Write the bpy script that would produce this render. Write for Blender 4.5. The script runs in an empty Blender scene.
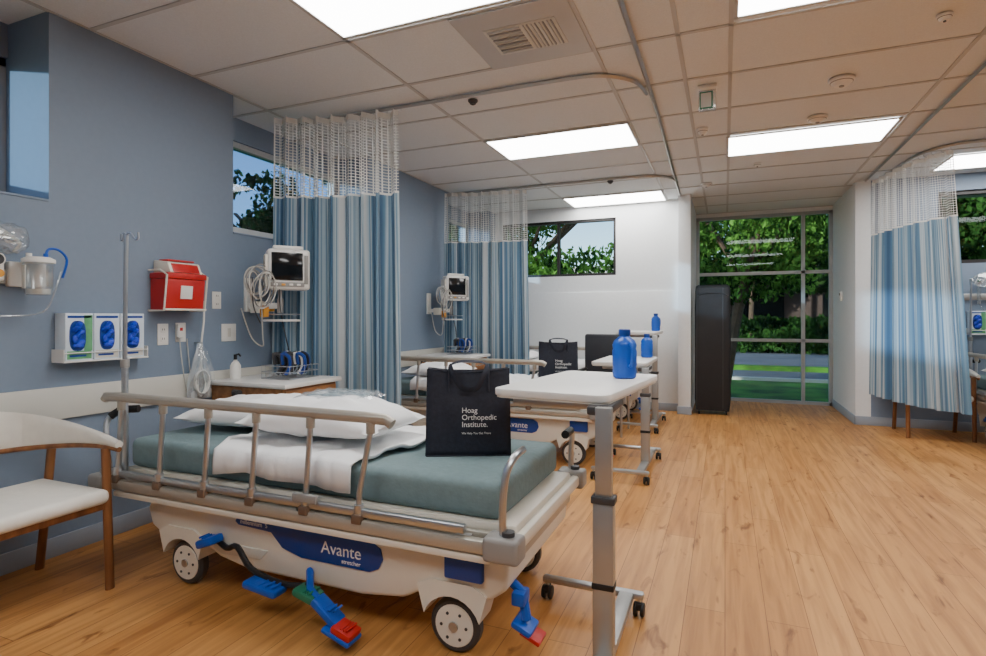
import bpy, bmesh, math, random
from mathutils import Matrix, Vector, Euler
import mathutils.noise as nz
random.seed(7)
scene=bpy.context.scene
H=2.78; CAMH=1.22
def lin(c):
    return tuple(((v/255)/12.92 if v/255<=.04045 else ((v/255+.055)/1.055)**2.4) for v in c)+(1,)
def base(name):
    m=bpy.data.materials.new(name); m.use_nodes=True
    nt=m.node_tree; b=nt.nodes['Principled BSDF']
    return m,nt,b
def mat(name,rgb,rough=.5,metal=0,var=.06,scale=8,bump=0):
    m,nt,b=base(name)
    c=lin(rgb)
    n=nt.nodes.new('ShaderNodeTexNoise'); n.inputs['Scale'].default_value=scale; n.inputs['Detail'].default_value=4
    tc=nt.nodes.new('ShaderNodeTexCoord'); nt.links.new(tc.outputs['Object'],n.inputs['Vector'])
    r=nt.nodes.new('ShaderNodeValToRGB')
    r.color_ramp.elements[0].color=tuple(max(0,v*(1-var)) for v in c[:3])+(1,)
    r.color_ramp.elements[1].color=tuple(min(1,v*(1+var)) for v in c[:3])+(1,)
    r.color_ramp.elements[0].position=.3; r.color_ramp.elements[1].position=.7
    nt.links.new(n.outputs['Fac'],r.inputs['Fac']); nt.links.new(r.outputs['Color'],b.inputs['Base Color'])
    b.inputs['Roughness'].default_value=rough; b.inputs['Metallic'].default_value=metal
    if bump:
        bp=nt.nodes.new('ShaderNodeBump'); bp.inputs['Strength'].default_value=bump; bp.inputs['Distance'].default_value=.01
        nt.links.new(n.outputs['Fac'],bp.inputs['Height']); nt.links.new(bp.outputs['Normal'],b.inputs['Normal'])
    return m
M={}
M['wall']=mat('blue_grey_paint',(124,140,160),.6,0,.02,30,.05)
M['white']=mat('white_paint',(230,232,232),.6,0,.02,30,.05)
M['ceil']=mat('ceiling_tile',(220,223,224),.9,0,.04,120,.15)
M['grid']=mat('grid_metal',(188,188,186),.5,0,.02)
M['ptrim']=mat('vinyl_trim',(208,206,197),.5,0,.02)
M['basebd']=mat('base_trim',(150,160,172),.5,0,.02)
M['bronze']=mat('dark_frame',(52,50,50),.4,.3,.05)
M['alu']=mat('aluminium',(172,172,170),.35,.7,.04)
M['frame']=mat('window_frame_grey',(168,172,174),.4,.3,.04)
M['chrome']=mat('chrome',(188,192,196),.32,.9,.03)
M['cream']=mat('cream_plastic',(226,221,208),.4,0,.03)
M['beige']=mat('rail_beige',(176,170,158),.35,.35,.04)
M['collar']=mat('bronze_collar',(120,100,84),.4,.3,.05)
M['grey']=mat('grey_plastic',(146,144,141),.45,0,.04)
M['black']=mat('black_rubber',(22,22,24),.5,0,.1)
M['dgrey']=mat('dark_grey',(60,60,62),.45,0,.1)
M['blue']=mat('blue_plastic',(12,84,190),.35,0,.08)
M['navy']=mat('navy_label',(14,62,146),.4,0,.05)
M['red']=mat('red_plastic',(190,32,30),.4,0,.05)
M['green']=mat('green_plastic',(40,120,90),.4,0,.05)
M['plwhite']=mat('white_plastic',(230,229,224),.35,0,.02)
M['screen']=mat('monitor_glass',(18,22,26),.12,0,.2)
M['sage']=mat('sage_sheet',(114,136,140),.85,0,.06,40,.25)
M['linen']=mat('white_linen',(238,239,240),.85,0,.03,6,.5)
M['bag']=mat('navy_black_nonwoven',(32,36,50),.75,0,.2,60,.2)
M['ink']=mat('white_ink',(236,236,236),.6,0,.01)
M['paper']=mat('table_top',(226,225,221),.4,0,.02)
M['cover']=mat('black_vinyl_cover',(24,25,28),.55,0,.2,9,.5)
M['yellow']=mat('amber_plastic',(214,150,50),.4,0,.1)
M['glove']=mat('nitrile_blue',(20,62,200),.5,0,.3,60,.6)
M['glovew']=mat('glove_box_card',(214,226,236),.6,0,.03)
M['glovegr']=mat('glove_box_green',(96,160,110),.6,0,.2,20)
M['uphol']=mat('cream_upholstery',(232,229,220),.6,0,.03,30,.1)
M['darkup']=mat('dark_upholstery',(40,42,48),.6,0,.1)
M['cable']=mat('cable_grey',(190,188,182),.5,0,.05)
M['asph']=mat('road_asphalt',(104,104,110),.9,0,.2,1.2)
M['grass']=mat('lawn_grass',(66,120,34),.9,0,.8,1.6,.6)
M['bark']=mat('tree_bark',(84,66,52),.9,0,.3,12,.6)
M['stucco']=mat('stucco_building',(88,70,66),.9,0,.1,4)
M['foil']=mat('printed_pouch',(150,166,172),.35,0,.6,60,.3)
def glass(name,col=(.9,.95,.95,1),alpha=.15,rough=.02,haze=0):
    m,nt,b=base(name)
    t=nt.nodes.new('ShaderNodeBsdfTransparent'); t.inputs[0].default_value=col
    g=nt.nodes.new('ShaderNodeBsdfGlossy'); g.inputs['Roughness'].default_value=rough
    n=nt.nodes.new('ShaderNodeTexNoise'); n.inputs['Scale'].default_value=2
    mp=nt.nodes.new('ShaderNodeMapRange'); mp.inputs[3].default_value=alpha*.8; mp.inputs[4].default_value=alpha*1.2
    mx=nt.nodes.new('ShaderNodeMixShader')
    nt.links.new(n.outputs['Fac'],mp.inputs[0]); nt.links.new(mp.outputs[0],mx.inputs[0])
    nt.links.new(t.outputs[0],mx.inputs[1]); nt.links.new(g.outputs[0],mx.inputs[2])
    out=mx
    if haze:
        d=nt.nodes.new('ShaderNodeBsdfDiffuse'); d.inputs[0].default_value=(.85,.9,.93,1); m2=nt.nodes.new('ShaderNodeMixShader'); m2.inputs[0].default_value=haze
        nt.links.new(mx.outputs[0],m2.inputs[1]); nt.links.new(d.outputs[0],m2.inputs[2]); out=m2
    nt.links.new(out.outputs[0],nt.nodes['Material Output'].inputs[0]); return m
M['glass']=glass('window_glass',(.70,.78,.80,1),.012)
M['glassb']=glass('tinted_window_glass',(.42,.56,.70,1),.05)
M['clear']=glass('clear_plastic',(.86,.9,.92,1),.2,.15,.12)
M['film']=glass('plastic_film',(.9,.93,.95,1),.25,.25,.42)
M['wrap']=glass('clear_wrap',(.92,.95,.97,1),.22,.12,.10)
def leafmat(name,c1,c2):
    m,nt,b=base(name)
    n=nt.nodes.new('ShaderNodeTexNoise'); n.inputs['Scale'].default_value=2.2; n.inputs['Detail'].default_value=3
    r=nt.nodes.new('ShaderNodeValToRGB'); r.color_ramp.elements[0].color=lin(c1); r.color_ramp.elements[1].color=lin(c2)
    r.color_ramp.elements[0].position=.40; r.color_ramp.elements[1].position=.64
    tc=nt.nodes.new('ShaderNodeTexCoord'); nt.links.new(tc.outputs['Object'],n.inputs['Vector'])
    nt.links.new(n.outputs['Fac'],r.inputs[0])
    d=nt.nodes.new('ShaderNodeBsdfDiffuse'); t=nt.nodes.new('ShaderNodeBsdfTranslucent'); mx=nt.nodes.new('ShaderNodeMixShader'); mx.inputs[0].default_value=.3
    nt.links.new(r.outputs[0],d.inputs[0]); nt.links.new(r.outputs[0],t.inputs[0])
    nt.links.new(d.outputs[0],mx.inputs[1]); nt.links.new(t.outputs[0],mx.inputs[2]); nt.links.new(mx.outputs[0],nt.nodes['Material Output'].inputs[0])
    return m
M['leaf']=leafmat('leaf_green',(24,54,24),(120,168,76))
M['leafd']=leafmat('leaf_dark',(14,34,18),(64,102,48))
def woodmat(name,c1,c2,axis=1,sc=1):
    m,nt,b=base(name)
    tc=nt.nodes.new('ShaderNodeTexCoord'); mp=nt.nodes.new('ShaderNodeMapping')
    s=[22*sc,22*sc,22*sc]; s[axis]=2*sc; mp.inputs['Scale'].default_value=s
    n=nt.nodes.new('ShaderNodeTexNoise'); n.inputs['Scale'].default_value=1; n.inputs['Detail'].default_value=6
    r=nt.nodes.new('ShaderNodeValToRGB'); r.color_ramp.elements[0].color=lin(c1); r.color_ramp.elements[1].color=lin(c2)
    r.color_ramp.elements[0].position=.35; r.color_ramp.elements[1].position=.65
    nt.links.new(tc.outputs['Object'],mp.inputs[0]); nt.links.new(mp.outputs[0],n.inputs['Vector']); nt.links.new(n.outputs['Fac'],r.inputs[0]); nt.links.new(r.outputs[0],b.inputs['Base Color'])
    b.inputs['Roughness'].default_value=.45
    return m
M['wood']=woodmat('walnut_wood',(110,68,38),(150,100,60),2)
M['woodc']=woodmat('cabinet_wood',(132,86,48),(168,118,72),1)
def floormat():
    m,nt,b=base('oak_plank_vinyl'); L=nt.links.new; N=nt.nodes.new
    tc=N('ShaderNodeTexCoord'); sp=N('ShaderNodeSeparateXYZ'); cb=N('ShaderNodeCombineXYZ')
    L(tc.outputs['Object'],sp.inputs[0]); L(sp.outputs[1],cb.inputs[0]); L(sp.outputs[0],cb.inputs[1])
    br=N('ShaderNodeTexBrick'); L(cb.outputs[0],br.inputs['Vector'])
    br.offset=.37; br.offset_frequency=2
    br.inputs['Color1'].default_value=lin((190,132,70)); br.inputs['Color2'].default_value=lin((206,150,86)); br.inputs['Mortar'].default_value=lin((128,84,44))
    br.inputs['Scale'].default_value=1; br.inputs['Mortar Size'].default_value=.0015; br.inputs['Brick Width'].default_value=1.25; br.inputs['Row Height'].default_value=.155
    br.inputs['Mortar Smooth'].default_value=.2
    mp=N('ShaderNodeMapping'); mp.inputs['Scale'].default_value=(26,1.6,1); L(tc.outputs['Object'],mp.inputs[0])
    n=N('ShaderNodeTexNoise'); n.inputs['Scale'].default_value=1; n.inputs['Detail'].default_value=7; n.inputs['Distortion'].default_value=.6; L(mp.outputs[0],n.inputs['Vector'])
    r=N('ShaderNodeValToRGB'); r.color_ramp.elements[0].color=(.58,.50,.42,1); r.color_ramp.elements[1].color=(1.0,1.0,1.0,1); r.color_ramp.elements[0].position=.3; r.color_ramp.elements[1].position=.6
    L(n.outputs['Fac'],r.inputs[0])
    mp2=N('ShaderNodeMapping'); mp2.inputs['Scale'].default_value=(9,2.6,1); L(tc.outputs['Object'],mp2.inputs[0])
    n2=N('ShaderNodeTexNoise'); n2.inputs['Scale'].default_value=1.6; n2.inputs['Detail'].default_value=4; n2.inputs['Distortion'].default_value=1.0; L(mp2.outputs[0],n2.inputs['Vector'])
    r2=N('ShaderNodeValToRGB'); r2.color_ramp.elements[0].color=(.34,.23,.15,1); r2.color_ramp.elements[1].color=(1,1,1,1); r2.color_ramp.elements[0].position=.27; r2.color_ramp.elements[1].position=.39
    L(n2.outputs['Fac'],r2.inputs[0])
    mx=N('ShaderNodeMix'); mx.data_type='RGBA'; mx.blend_type='MULTIPLY'; mx.inputs[0].default_value=.8
    L(br.outputs['Color'],mx.inputs[6]); L(r.outputs[0],mx.inputs[7])
    mx2=N('ShaderNodeMix'); mx2.data_type='RGBA'; mx2.blend_type='MULTIPLY'; mx2.inputs[0].default_value=.8
    L(mx.outputs[2],mx2.inputs[6]); L(r2.outputs[0],mx2.inputs[7]); L(mx2.outputs[2],b.inputs['Base Color'])
    b.inputs['Roughness'].default_value=.46
    return m
M['floor']=floormat()
def fabmat():
    m,nt,b=base('striped_curtain_fabric'); L=nt.links.new; N=nt.nodes.new
    uv=N('ShaderNodeTexCoord'); mp=N('ShaderNodeMapping'); mp.inputs['Scale'].default_value=(12,.05,1); L(uv.outputs['UV'],mp.inputs[0])
    n=N('ShaderNodeTexNoise'); n.noise_dimensions='2D'; n.inputs['Scale'].default_value=1; n.inputs['Detail'].default_value=2; L(mp.outputs[0],n.inputs['Vector'])
    r=N('ShaderNodeValToRGB'); cr=r.color_ramp; cr.interpolation='LINEAR'
    cr.elements[0].color=lin((66,98,132)); cr.elements[0].position=.25
    cr.elements[1].color=lin((210,214,214)); cr.elements[1].position=.70
    for p,c in [(.38,(92,132,162)),(.42,(154,178,194)),(.45,(82,114,144)),(.50,(108,144,168)),(.54,(194,206,210)),(.575,(98,134,158)),(.62,(166,188,200))]:
        e=cr.elements.new(p); e.color=lin(c)
    L(n.outputs['Fac'],r.inputs[0]); L(r.outputs[0],b.inputs['Base Color']); b.inputs['Roughness'].default_value=.8
    t=N('ShaderNodeBsdfTranslucent'); L(r.outputs[0],t.inputs[0]); mx=N('ShaderNodeMixShader'); mx.inputs[0].default_value=.15
    L(b.outputs[0],mx.inputs[1]); L(t.outputs[0],mx.inputs[2]); L(mx.outputs[0],nt.nodes['Material Output'].inputs[0])
    return m
M['fabric']=fabmat()
def netmat():
    m,nt,b=base('curtain_net'); L=nt.links.new; N=nt.nodes.new
    uv=N('ShaderNodeTexCoord'); sp=N('ShaderNodeSeparateXYZ'); L(uv.outputs['UV'],sp.inputs[0])
    outs=[]
    for k in (0,1):
        a=N('ShaderNodeMath'); a.operation='MULTIPLY'; a.inputs[1].default_value=46; L(sp.outputs[k],a.inputs[0])
        f=N('ShaderNodeMath'); f.operation='FRACT'; L(a.outputs[0],f.inputs[0])
        l=N('ShaderNodeMath'); l.operation='LESS_THAN'; l.inputs[1].default_value=.24; L(f.outputs[0],l.inputs[0]); outs.append(l)
    mxx=N('ShaderNodeMath'); mxx.operation='MAXIMUM'; L(outs[0].outputs[0],mxx.inputs[0]); L(outs[1].outputs[0],mxx.inputs[1])
    d=N('ShaderNodeBsdfDiffuse'); d.inputs[0].default_value=lin((228,230,228)); t=N('ShaderNodeBsdfTransparent')
    mx=N('ShaderNodeMixShader'); L(mxx.outputs[0],mx.inputs[0]); L(t.outputs[0],mx.inputs[1]); L(d.outputs[0],mx.inputs[2]); L(mx.outputs[0],nt.nodes['Material Output'].inputs[0])
    return m
M['net']=netmat()
def panelmat():
    m,nt,b=base('light_diffuser'); e=nt.nodes.new('ShaderNodeEmission'); e.inputs[0].default_value=(.97,.96,.94,1); e.inputs[1].default_value=PANEL
    nt.links.new(e.outputs[0],nt.nodes['Material Output'].inputs[0]); return m
PANEL=15
M['panel']=panelmat()
# ---------------- builder
class B:
    def __init__(s,name): s.bm=bmesh.new(); s.mats=[]; s.name=name
    def mi(s,k):
        m=M[k]
        if m not in s.mats: s.mats.append(m)
        return s.mats.index(m)
    def add(s,t,k,T=None):
        i=s.mi(k)
        for f in t.faces: f.material_index=i; f.smooth=True
        if T is not None: bmesh.ops.transform(t,matrix=T,verts=t.verts)
        me=bpy.data.meshes.new('t'); t.to_mesh(me); t.free(); s.bm.from_mesh(me); bpy.data.meshes.remove(me)
    def box(s,lo,hi,k,bev=0,rot=None,seg=2,T=None):
        lo=Vector(lo); hi=Vector(hi); c=(lo+hi)/2; d=hi-lo
        t=bmesh.new(); bmesh.ops.create_cube(t,size=1); bmesh.ops.scale(t,vec=(abs(d.x),abs(d.y),abs(d.z)),verts=t.verts)
        if bev: bmesh.ops.bevel(t,geom=t.edges[:],offset=min(bev,.49*min(abs(v) for v in d)),segments=seg,profile=.5,affect='EDGES')
        Mx=Matrix.Translation(c)
        if rot: Mx=Mx@Euler(rot).to_matrix().to_4x4()
        if T is not None: Mx=T@Mx
        s.add(t,k,Mx); return s
    def cyl(s,p,q,r,k,r2=None,seg=20,bev=0):
        p=Vector(p); q=Vector(q); d=q-p
        t=bmesh.new(); bmesh.ops.create_cone(t,cap_ends=True,segments=seg,radius1=r,radius2=r if r2 is None else r2,depth=d.length)
        if bev:
            e=[e for e in t.edges if abs(e.verts[0].co.z-e.verts[1].co.z)<1e-5]
            bmesh.ops.bevel(t,geom=e,offset=bev,segments=2,profile=.5,affect='EDGES')
        s.add(t,k,Matrix.Translation((p+q)/2)@d.to_track_quat('Z','Y').to_matrix().to_4x4()); return s
    def ell(s,c,r,k,seg=20,rot=None):
        t=bmesh.new(); bmesh.ops.create_uvsphere(t,u_segments=seg,v_segments=seg//2,radius=1)
        Mx=Matrix.Translation(c)
        if rot: Mx=Mx@Euler(rot).to_matrix().to_4x4()
        s.add(t,k,Mx@Matrix.Diagonal((r[0],r[1],r[2],1))); return s
    def tube(s,pts,r,k,seg=8,closed=False,sm=0,flat=None):
        P=[Vector(p) for p in pts]
        if sm:
            Q=[];n=len(P);rng=range(n if closed else n-1)
            for i in rng:
                if closed: a,b,c,d=P[(i-1)%n],P[i],P[(i+1)%n],P[(i+2)%n]
                else: a,b,c,d=P[max(i-1,0)],P[i],P[i+1],P[min(i+2,n-1)]
                for j in range(sm):
                    u=j/sm; Q.append(.5*((2*b)+(c-a)*u+(2*a-5*b+4*c-d)*u*u+(3*b-a-3*c+d)*u**3))
            if not closed: Q.append(P[-1])
            P=Q
        t=bmesh.new(); n=len(P); rings=[]; up=None
        for i in range(n):
            if closed: tg=(P[(i+1)%n]-P[(i-1)%n])
            else: tg=P[min(i+1,n-1)]-P[max(i-1,0)]
            tg.normalize()
            if up is None:
                up=Vector((0,0,1)) if abs(tg.z)<.9 else Vector((1,0,0))
            up=(up-tg*up.dot(tg)).normalized(); sd=tg.cross(up)
            ra,rb=(r,r) if flat is None else flat
            rings.append([t.verts.new(P[i]+sd*ra*math.cos(2*math.pi*j/seg)+up*rb*math.sin(2*math.pi*j/seg)) for j in range(seg)])
        for i in range(n if closed else n-1):
            A=rings[i];C=rings[(i+1)%n]
            for j in range(seg): t.faces.new((A[j],A[(j+1)%seg],C[(j+1)%seg],C[j]))
        if not closed:
            t.faces.new(rings[0][::-1]); t.faces.new(rings[-1])
        bmesh.ops.recalc_face_normals(t,faces=t.faces)
        s.add(t,k); return s
    def prism(s,poly,ax,lo,hi,k,bev=0,seg=2,T=None):
        t=bmesh.new()
        def mk(a,b,d): return {'y':(a,d,b),'x':(d,a,b),'z':(a,b,d)}[ax]
        A=[t.verts.new(mk(a,b,lo)) for a,b in poly]; C=[t.verts.new(mk(a,b,hi)) for a,b in poly]; n=len(poly)
        t.faces.new(A); t.faces.new(C[::-1])
        for i in range(n): t.faces.new((A[i],C[i],C[(i+1)%n],A[(i+1)%n]))
        bmesh.ops.recalc_face_normals(t,faces=t.faces)
        if bev: bmesh.ops.bevel(t,geom=t.edges[:],offset=bev,segments=seg,profile=.5,affect='EDGES')
        s.add(t,k,T); return s
    def lathe(s,prof,k,T,seg=24):
        t=bmesh.new(); R=[]
        for r,z in prof: R.append([t.verts.new((r*math.cos(2*math.pi*j/seg),r*math.sin(2*math.pi*j/seg),z)) for j in range(seg)])
        for i in range(len(R)-1):
            for j in range(seg): t.faces.new((R[i][j],R[i][(j+1)%seg],R[i+1][(j+1)%seg],R[i+1][j]))
        t.faces.new(R[0][::-1]); t.faces.new(R[-1]); bmesh.ops.remove_doubles(t,verts=t.verts,dist=1e-6); bmesh.ops.recalc_face_normals(t,faces=t.faces)
        s.add(t,k,T); return s
    def surf(s,rows,k,uv=None):
        i0=s.mi(k); V=[[s.bm.verts.new(p) for p in r] for r in rows]
        lay=s.bm.loops.layers.uv.verify() if uv else None
        for i in range(len(V)-1):
            for j in range(len(V[0])-1):
                f=s.bm.faces.new((V[i][j],V[i][j+1],V[i+1][j+1],V[i+1][j])); f.material_index=i0; f.smooth=True
                if uv:
                    for l,(a,b) in zip(f.loops,((i,j),(i,j+1),(i+1,j+1),(i+1,j))): l[lay].uv=uv[a][b]
        return s
    def done(s,loc=(0,0,0),rz=0,parent=None,ang=35):
        me=bpy.data.meshes.new(s.name); s.bm.to_mesh(me); s.bm.free()
        for m in s.mats: me.materials.append(m)
        me.set_sharp_from_angle(angle=math.radians(ang))
        o=bpy.data.objects.new(s.name,me); scene.collection.objects.link(o); o.location=loc; o.rotation_euler=(0,0,rz)
        if parent: o.parent=parent
        return o
def copy(o,loc,rz=None):
    n=bpy.data.objects.new(o.name.split('.')[0],o.data); scene.collection.objects.link(n); n.location=loc; n.rotation_euler=o.rotation_euler if rz is None else (0,0,rz); n.scale=o.scale
    for md in o.modifiers:
        q=n.modifiers.new(md.name,md.type); q.thickness=md.thickness; q.offset=md.offset
    for ch in o.children:
        c=bpy.data.objects.new(ch.name.split('.')[0],ch.data); scene.collection.objects.link(c); c.parent=n; c.location=ch.location; c.rotation_euler=ch.rotation_euler
    return n
def text(name,body,size,k,loc,rot,parent,ext=.0006,align='LEFT',sp=.95):
    cu=bpy.data.curves.new(name,'FONT'); cu.body=body; cu.size=size; cu.extrude=ext; cu.align_x=align; cu.space_line=sp
    o=bpy.data.objects.new(name+'_t',cu); scene.collection.objects.link(o)
    dg=bpy.context.evaluated_depsgraph_get(); dg.update(); me=bpy.data.meshes.new_from_object(o.evaluated_get(dg)); bpy.data.objects.remove(o)
    me.materials.clear(); me.materials.append(M[k])
    n=bpy.data.objects.new(name,me); scene.collection.objects.link(n); n.location=loc; n.rotation_euler=rot; n.parent=parent; return n
# ---------------- shell
XL=-3.17; XW=-3.52; YF=7.7; YD=8.95; YR=7.5; XS=1.38; XR=5.6; YB=-2.2
b=B('floor'); b.box((-3.7,YB-.1,-.1),(XR+.1,YD+.1,0),'floor'); b.done()
b=B('ceiling'); b.box((-3.7,YB-.1,H),(XR+.1,YD+.1,H+.1),'ceil'); b.done()
SZ=1.81; WT=2.60
b=B('wall_left'); b.box((XW-.15,YB,0),(XL,YF,SZ),'wall')
wins=[(-.9,1.75),(2.9,4.5),(6.2,7.5)]
prev=YB
for a,c in wins+[(YF,YF)]:
    if a>prev: b.box((XW-.15,prev,SZ),(XL,a,H),'wall')
    if c>a: b.box((XW-.15,a,WT),(XW,c,H),'wall')
    prev=c
b.done()
def window(n,lo,hi,axis,fr=.04,vm=(),hm=(),k='alu',dep=.08,gk='glass'):
    b=B('window_%d'%n)
    def bx(a0,a1,z0,z1,d,kk):
        c=lo[0] if axis=='x' else lo[1]
        if axis=='x': b.box((c-d/2,a0,z0),(c+d/2,a1,z1),kk)
        else: b.box((a0,c-d/2,z0),(a1,c+d/2,z1),kk)
    a0,a1=(lo[1],hi[1]) if axis=='x' else (lo[0],hi[0]); z0,z1=lo[2],hi[2]
    bx(a0,a1,z0,z0+fr,dep,k); bx(a0,a1,z1-fr,z1,dep,k); bx(a0,a0+fr,z0,z1,dep,k); bx(a1-fr,a1,z0,z1,dep,k)
    for v in vm: bx(v-fr/2,v+fr/2,z0,z1,dep*.9,k)
    for h in hm: bx(a0,a1,h-fr/2,h+fr/2,dep*.9,k)
    bx(a0+.01,a1-.01,z0+.01,z1-.01,.008,gk); return b.done()
n=1
for a,c in wins:
    window(n,(XW-.06,a,SZ),(0,c,WT),'x',.045,hm=(SZ+.1,),k='frame',gk='glassb'); n+=1
FX0,FX1=-3.05,-1.38
b=B('wall_far'); 
b.box((XW-.15,YF,0),(-.40,YF+.15,SZ),'white'); b.box((XW-.15,YF,SZ),(FX0,YF+.15,H),'white'); b.box((FX1,YF,SZ),(-.40,YF+.15,H),'white'); b.box((FX0,YF,WT),(FX1,YF+.15,H),'white')
b.box((XL,YF-.03,0),(-.56,YF,1.58),'white',.004)
b.box((-.55,7.45,0),(-.40,YF+.01,H),'white',.004)
b.box((-.52,YF+.1,0),(-.40,YD,H),'white'); b.done()
window(n,(FX0,YF+.06,SZ),(FX1,0,WT),'y',.035,vm=(-2.2,),k='bronze'); n+=1
b=B('wall_entrance'); b.box((-.40,YD,2.72),(XS,YD+.12,H),'white'); b.done()
window(n,(-.40,YD+.03,0),(XS,0,2.72),'y',.045,vm=(1.02,),hm=(1.87,.90),k='frame',dep=.07); n+=1
b=B('wall_right_bay'); b.box((XS,YR,0),(XS+.15,YD+.12,H),'white')
b.box((XS+.15,YR,0),(XR,YR+.15,SZ),'wall'); b.box((XS+.15,YR,SZ),(2.15,YR+.15,H),'wall'); b.box((2.15,YR,WT),(XR-.4,YR+.15,H),'wall'); b.box((XR-.4,YR,SZ),(XR,YR+.15,H),'wall'); b.done()
window(n,(2.15,YR+.08,SZ),(XR-.4,0,WT),'y',.04,vm=(3.6,),k='bronze'); n+=1
b=B('wall_right'); b.box((XR,YB,0),(XR+.1,YR+.15,H),'wall'); b.done()
b=B('wall_back'); b.box((-3.67,YB-.1,0),(XR+.1,YB,H),'wall'); b.done()
b=B('baseboard_left'); b.box((XL,YB,0),(XL+.012,YF-.03,.1),'basebd',.003); b.done()
b=B('baseboard_far'); b.box((XL,YF-.042,0),(-.56,YF-.03,.1),'basebd',.003); b.box((-.562,7.438,0),(-.388,7.45,.1),'basebd',.003); b.done()
b=B('baseboard_right'); b.box((XS-.012,YR-.012,0),(XS,YD,.1),'basebd',.003); b.box((XS-.012,YR-.012,0),(XR,YR,.1),'basebd',.003); b.done()
b=B('trim_1'); b.box((XL,YB,.70),(XL+.022,YF-.03,.865),'ptrim',.005); b.done()
b=B('trim_2')
for a,c in wins: b.box((XW-.02,a,SZ),(XL+.006,c,SZ+.012),'wall',.003)
b.done()
# ceiling grid
xs=[-3.17,-1.96,-.70,-.24,.03,1.30,2.58,3.86,5.14]; PY=.635; Y0=1.95
b=B('trim_ceiling_grid')
for x in xs: b.box((x-.012,YB,H-.006),(x+.012,YD if -.4<x<1.3 else YF,H+.001),'grid')
ys=[]; y=Y0-6*PY
while y<YD: ys.append(y); y+=PY
for y in ys:
    if y>YB: b.box((XW,y-.012,H-.006),(XR if y<YR else XS,y+.012,H+.001),'grid')
b.box((-1.34,Y0+PY,H-.006),(-1.316,Y0+2*PY,H+.001),'grid')
b.done()
lights=[(-1.96,Y0-.04),(-1.96,Y0+4*PY),(-1.96,Y0+8*PY),(-1.96,Y0-4*PY),(.04,Y0+PY-.07),(.01,Y0+5*PY+.06),(.03,Y0-3*PY),(2.0,Y0+7.3*PY),(2.58,Y0+3*PY),(2.58,Y0-PY)]
for x,y in lights:
    b=B('ceiling_light_panel'); w=1.26 
    b.box((x+.012,y+.012,H-.012),(x+w-.012,y+PY-.012,H-.007),'panel')
    for q in ((x,y,x+w,y+.022),(x,y+PY-.022,x+w,y+PY),(x,y,x+.022,y+PY),(x+w-.022,y,x+w,y+PY)): b.box((q[0],q[1],H-.016),(q[2],q[3],H-.0065),'grid',.002)
    b.done()
b=B('ceiling_vent'); vx,vy=-1.04,2.90
b.box((vx-.29,vy-.30,H-.012),(vx+.33,vy+.31,H-.0065),'grid',.003)
b.box((vx-.17,vy-.14,H-.017),(vx+.23,vy+.15,H-.011),'ptrim',.002)
for i in range(9): b.box((vx-.15,vy-.125+i*.03,H-.023),(vx+.03,vy-.113+i*.03,H-.016),'grey' if i%2 else 'grid')
for i in range(8): b.box((vx+.05+i*.022,vy-.125,H-.023),(vx+.058+i*.022,vy+.135,H-.016),'grey' if i%2 else 'grid')
b.done()
def dome(name,x,y,r,h,k='plwhite',k2='grey'):
    b=B(name); T=Matrix.Translation((x,y,H-.006))@Matrix.Rotation(math.pi,4,'X')
    b.lathe([(0,0),(r,0),(r,h*.35),(r*.8,h*.6),(r*.75,h*.62),(r*.55,h),(0,h)],k,T); b.cyl((x,y,H-h-.012),(x,y,H-h),r*.2,k2); b.lathe([(r*.9,h*.42),(r*.93,h*.42),(r*.86,h*.55),(r*.82,h*.55)],k2,T); b.done()
dome('smoke_detector',.70,4.22,.075,.045); dome('smoke_detector',.66,4.95,.07,.04)
dome('smoke_detector',-.17,4.89,.045,.05); dome('sprinkler_head',1.04,3.53,.035,.03,'plwhite','dgrey'); dome('sprinkler_head',-1.66,3.62,.035,.03,'dgrey','dgrey')
dome('sprinkler_head',.3,6.2,.035,.03,'plwhite','dgrey'); dome('sprinkler_head',-1.2,6.35,.035,.03,'dgrey','dgrey'); dome('smoke_detector',-.2,6.9,.06,.04)
b=B('exit_sign'); b.box((-.17,3.97,H-.028),(-.05,4.07,H-.0065),'plwhite',.003); b.box((-.165,4.01,H-.17),(-.055,4.025,H-.028),'clear',.002); b.box((-.158,4.006,H-.155),(-.075,4.010,H-.04),'green',.001); b.box((-.15,4.004,H-.145),(-.085,4.007,H-.05),'ptrim'); b.done()
def track(pts):
    b=B('curtain_track'); b.tube([(x,y,H-.020) for x,y in pts],.012,'alu',seg=4,sm=6,flat=(.014,.014)); return b.done(ang=20)
track([(-.47,YB+.05),(-.47,0),(-.47,2),(-.47,3),(-.47,4.4),(-.5,6),(-.52,7.4)])
for yy in (3.5,6.2,.8):
    track([(XL+.02,yy),(-2.5,yy),(-1.5,yy),(-.95,yy),(-.72,yy+.04),(-.55,yy+.2),(-.50,yy+.45)])
track([(1.46,YB+.05),(1.46,0),(1.46,3),(1.46,5),(1.46,6.2),(1.46,7.4)])
track([(1.62,7.47),(1.63,7.0),(1.65,6.6),(1.70,6.35),(1.85,6.15),(2.1,6.1),(3.2,6.1),(4.4,6.1)])
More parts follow.
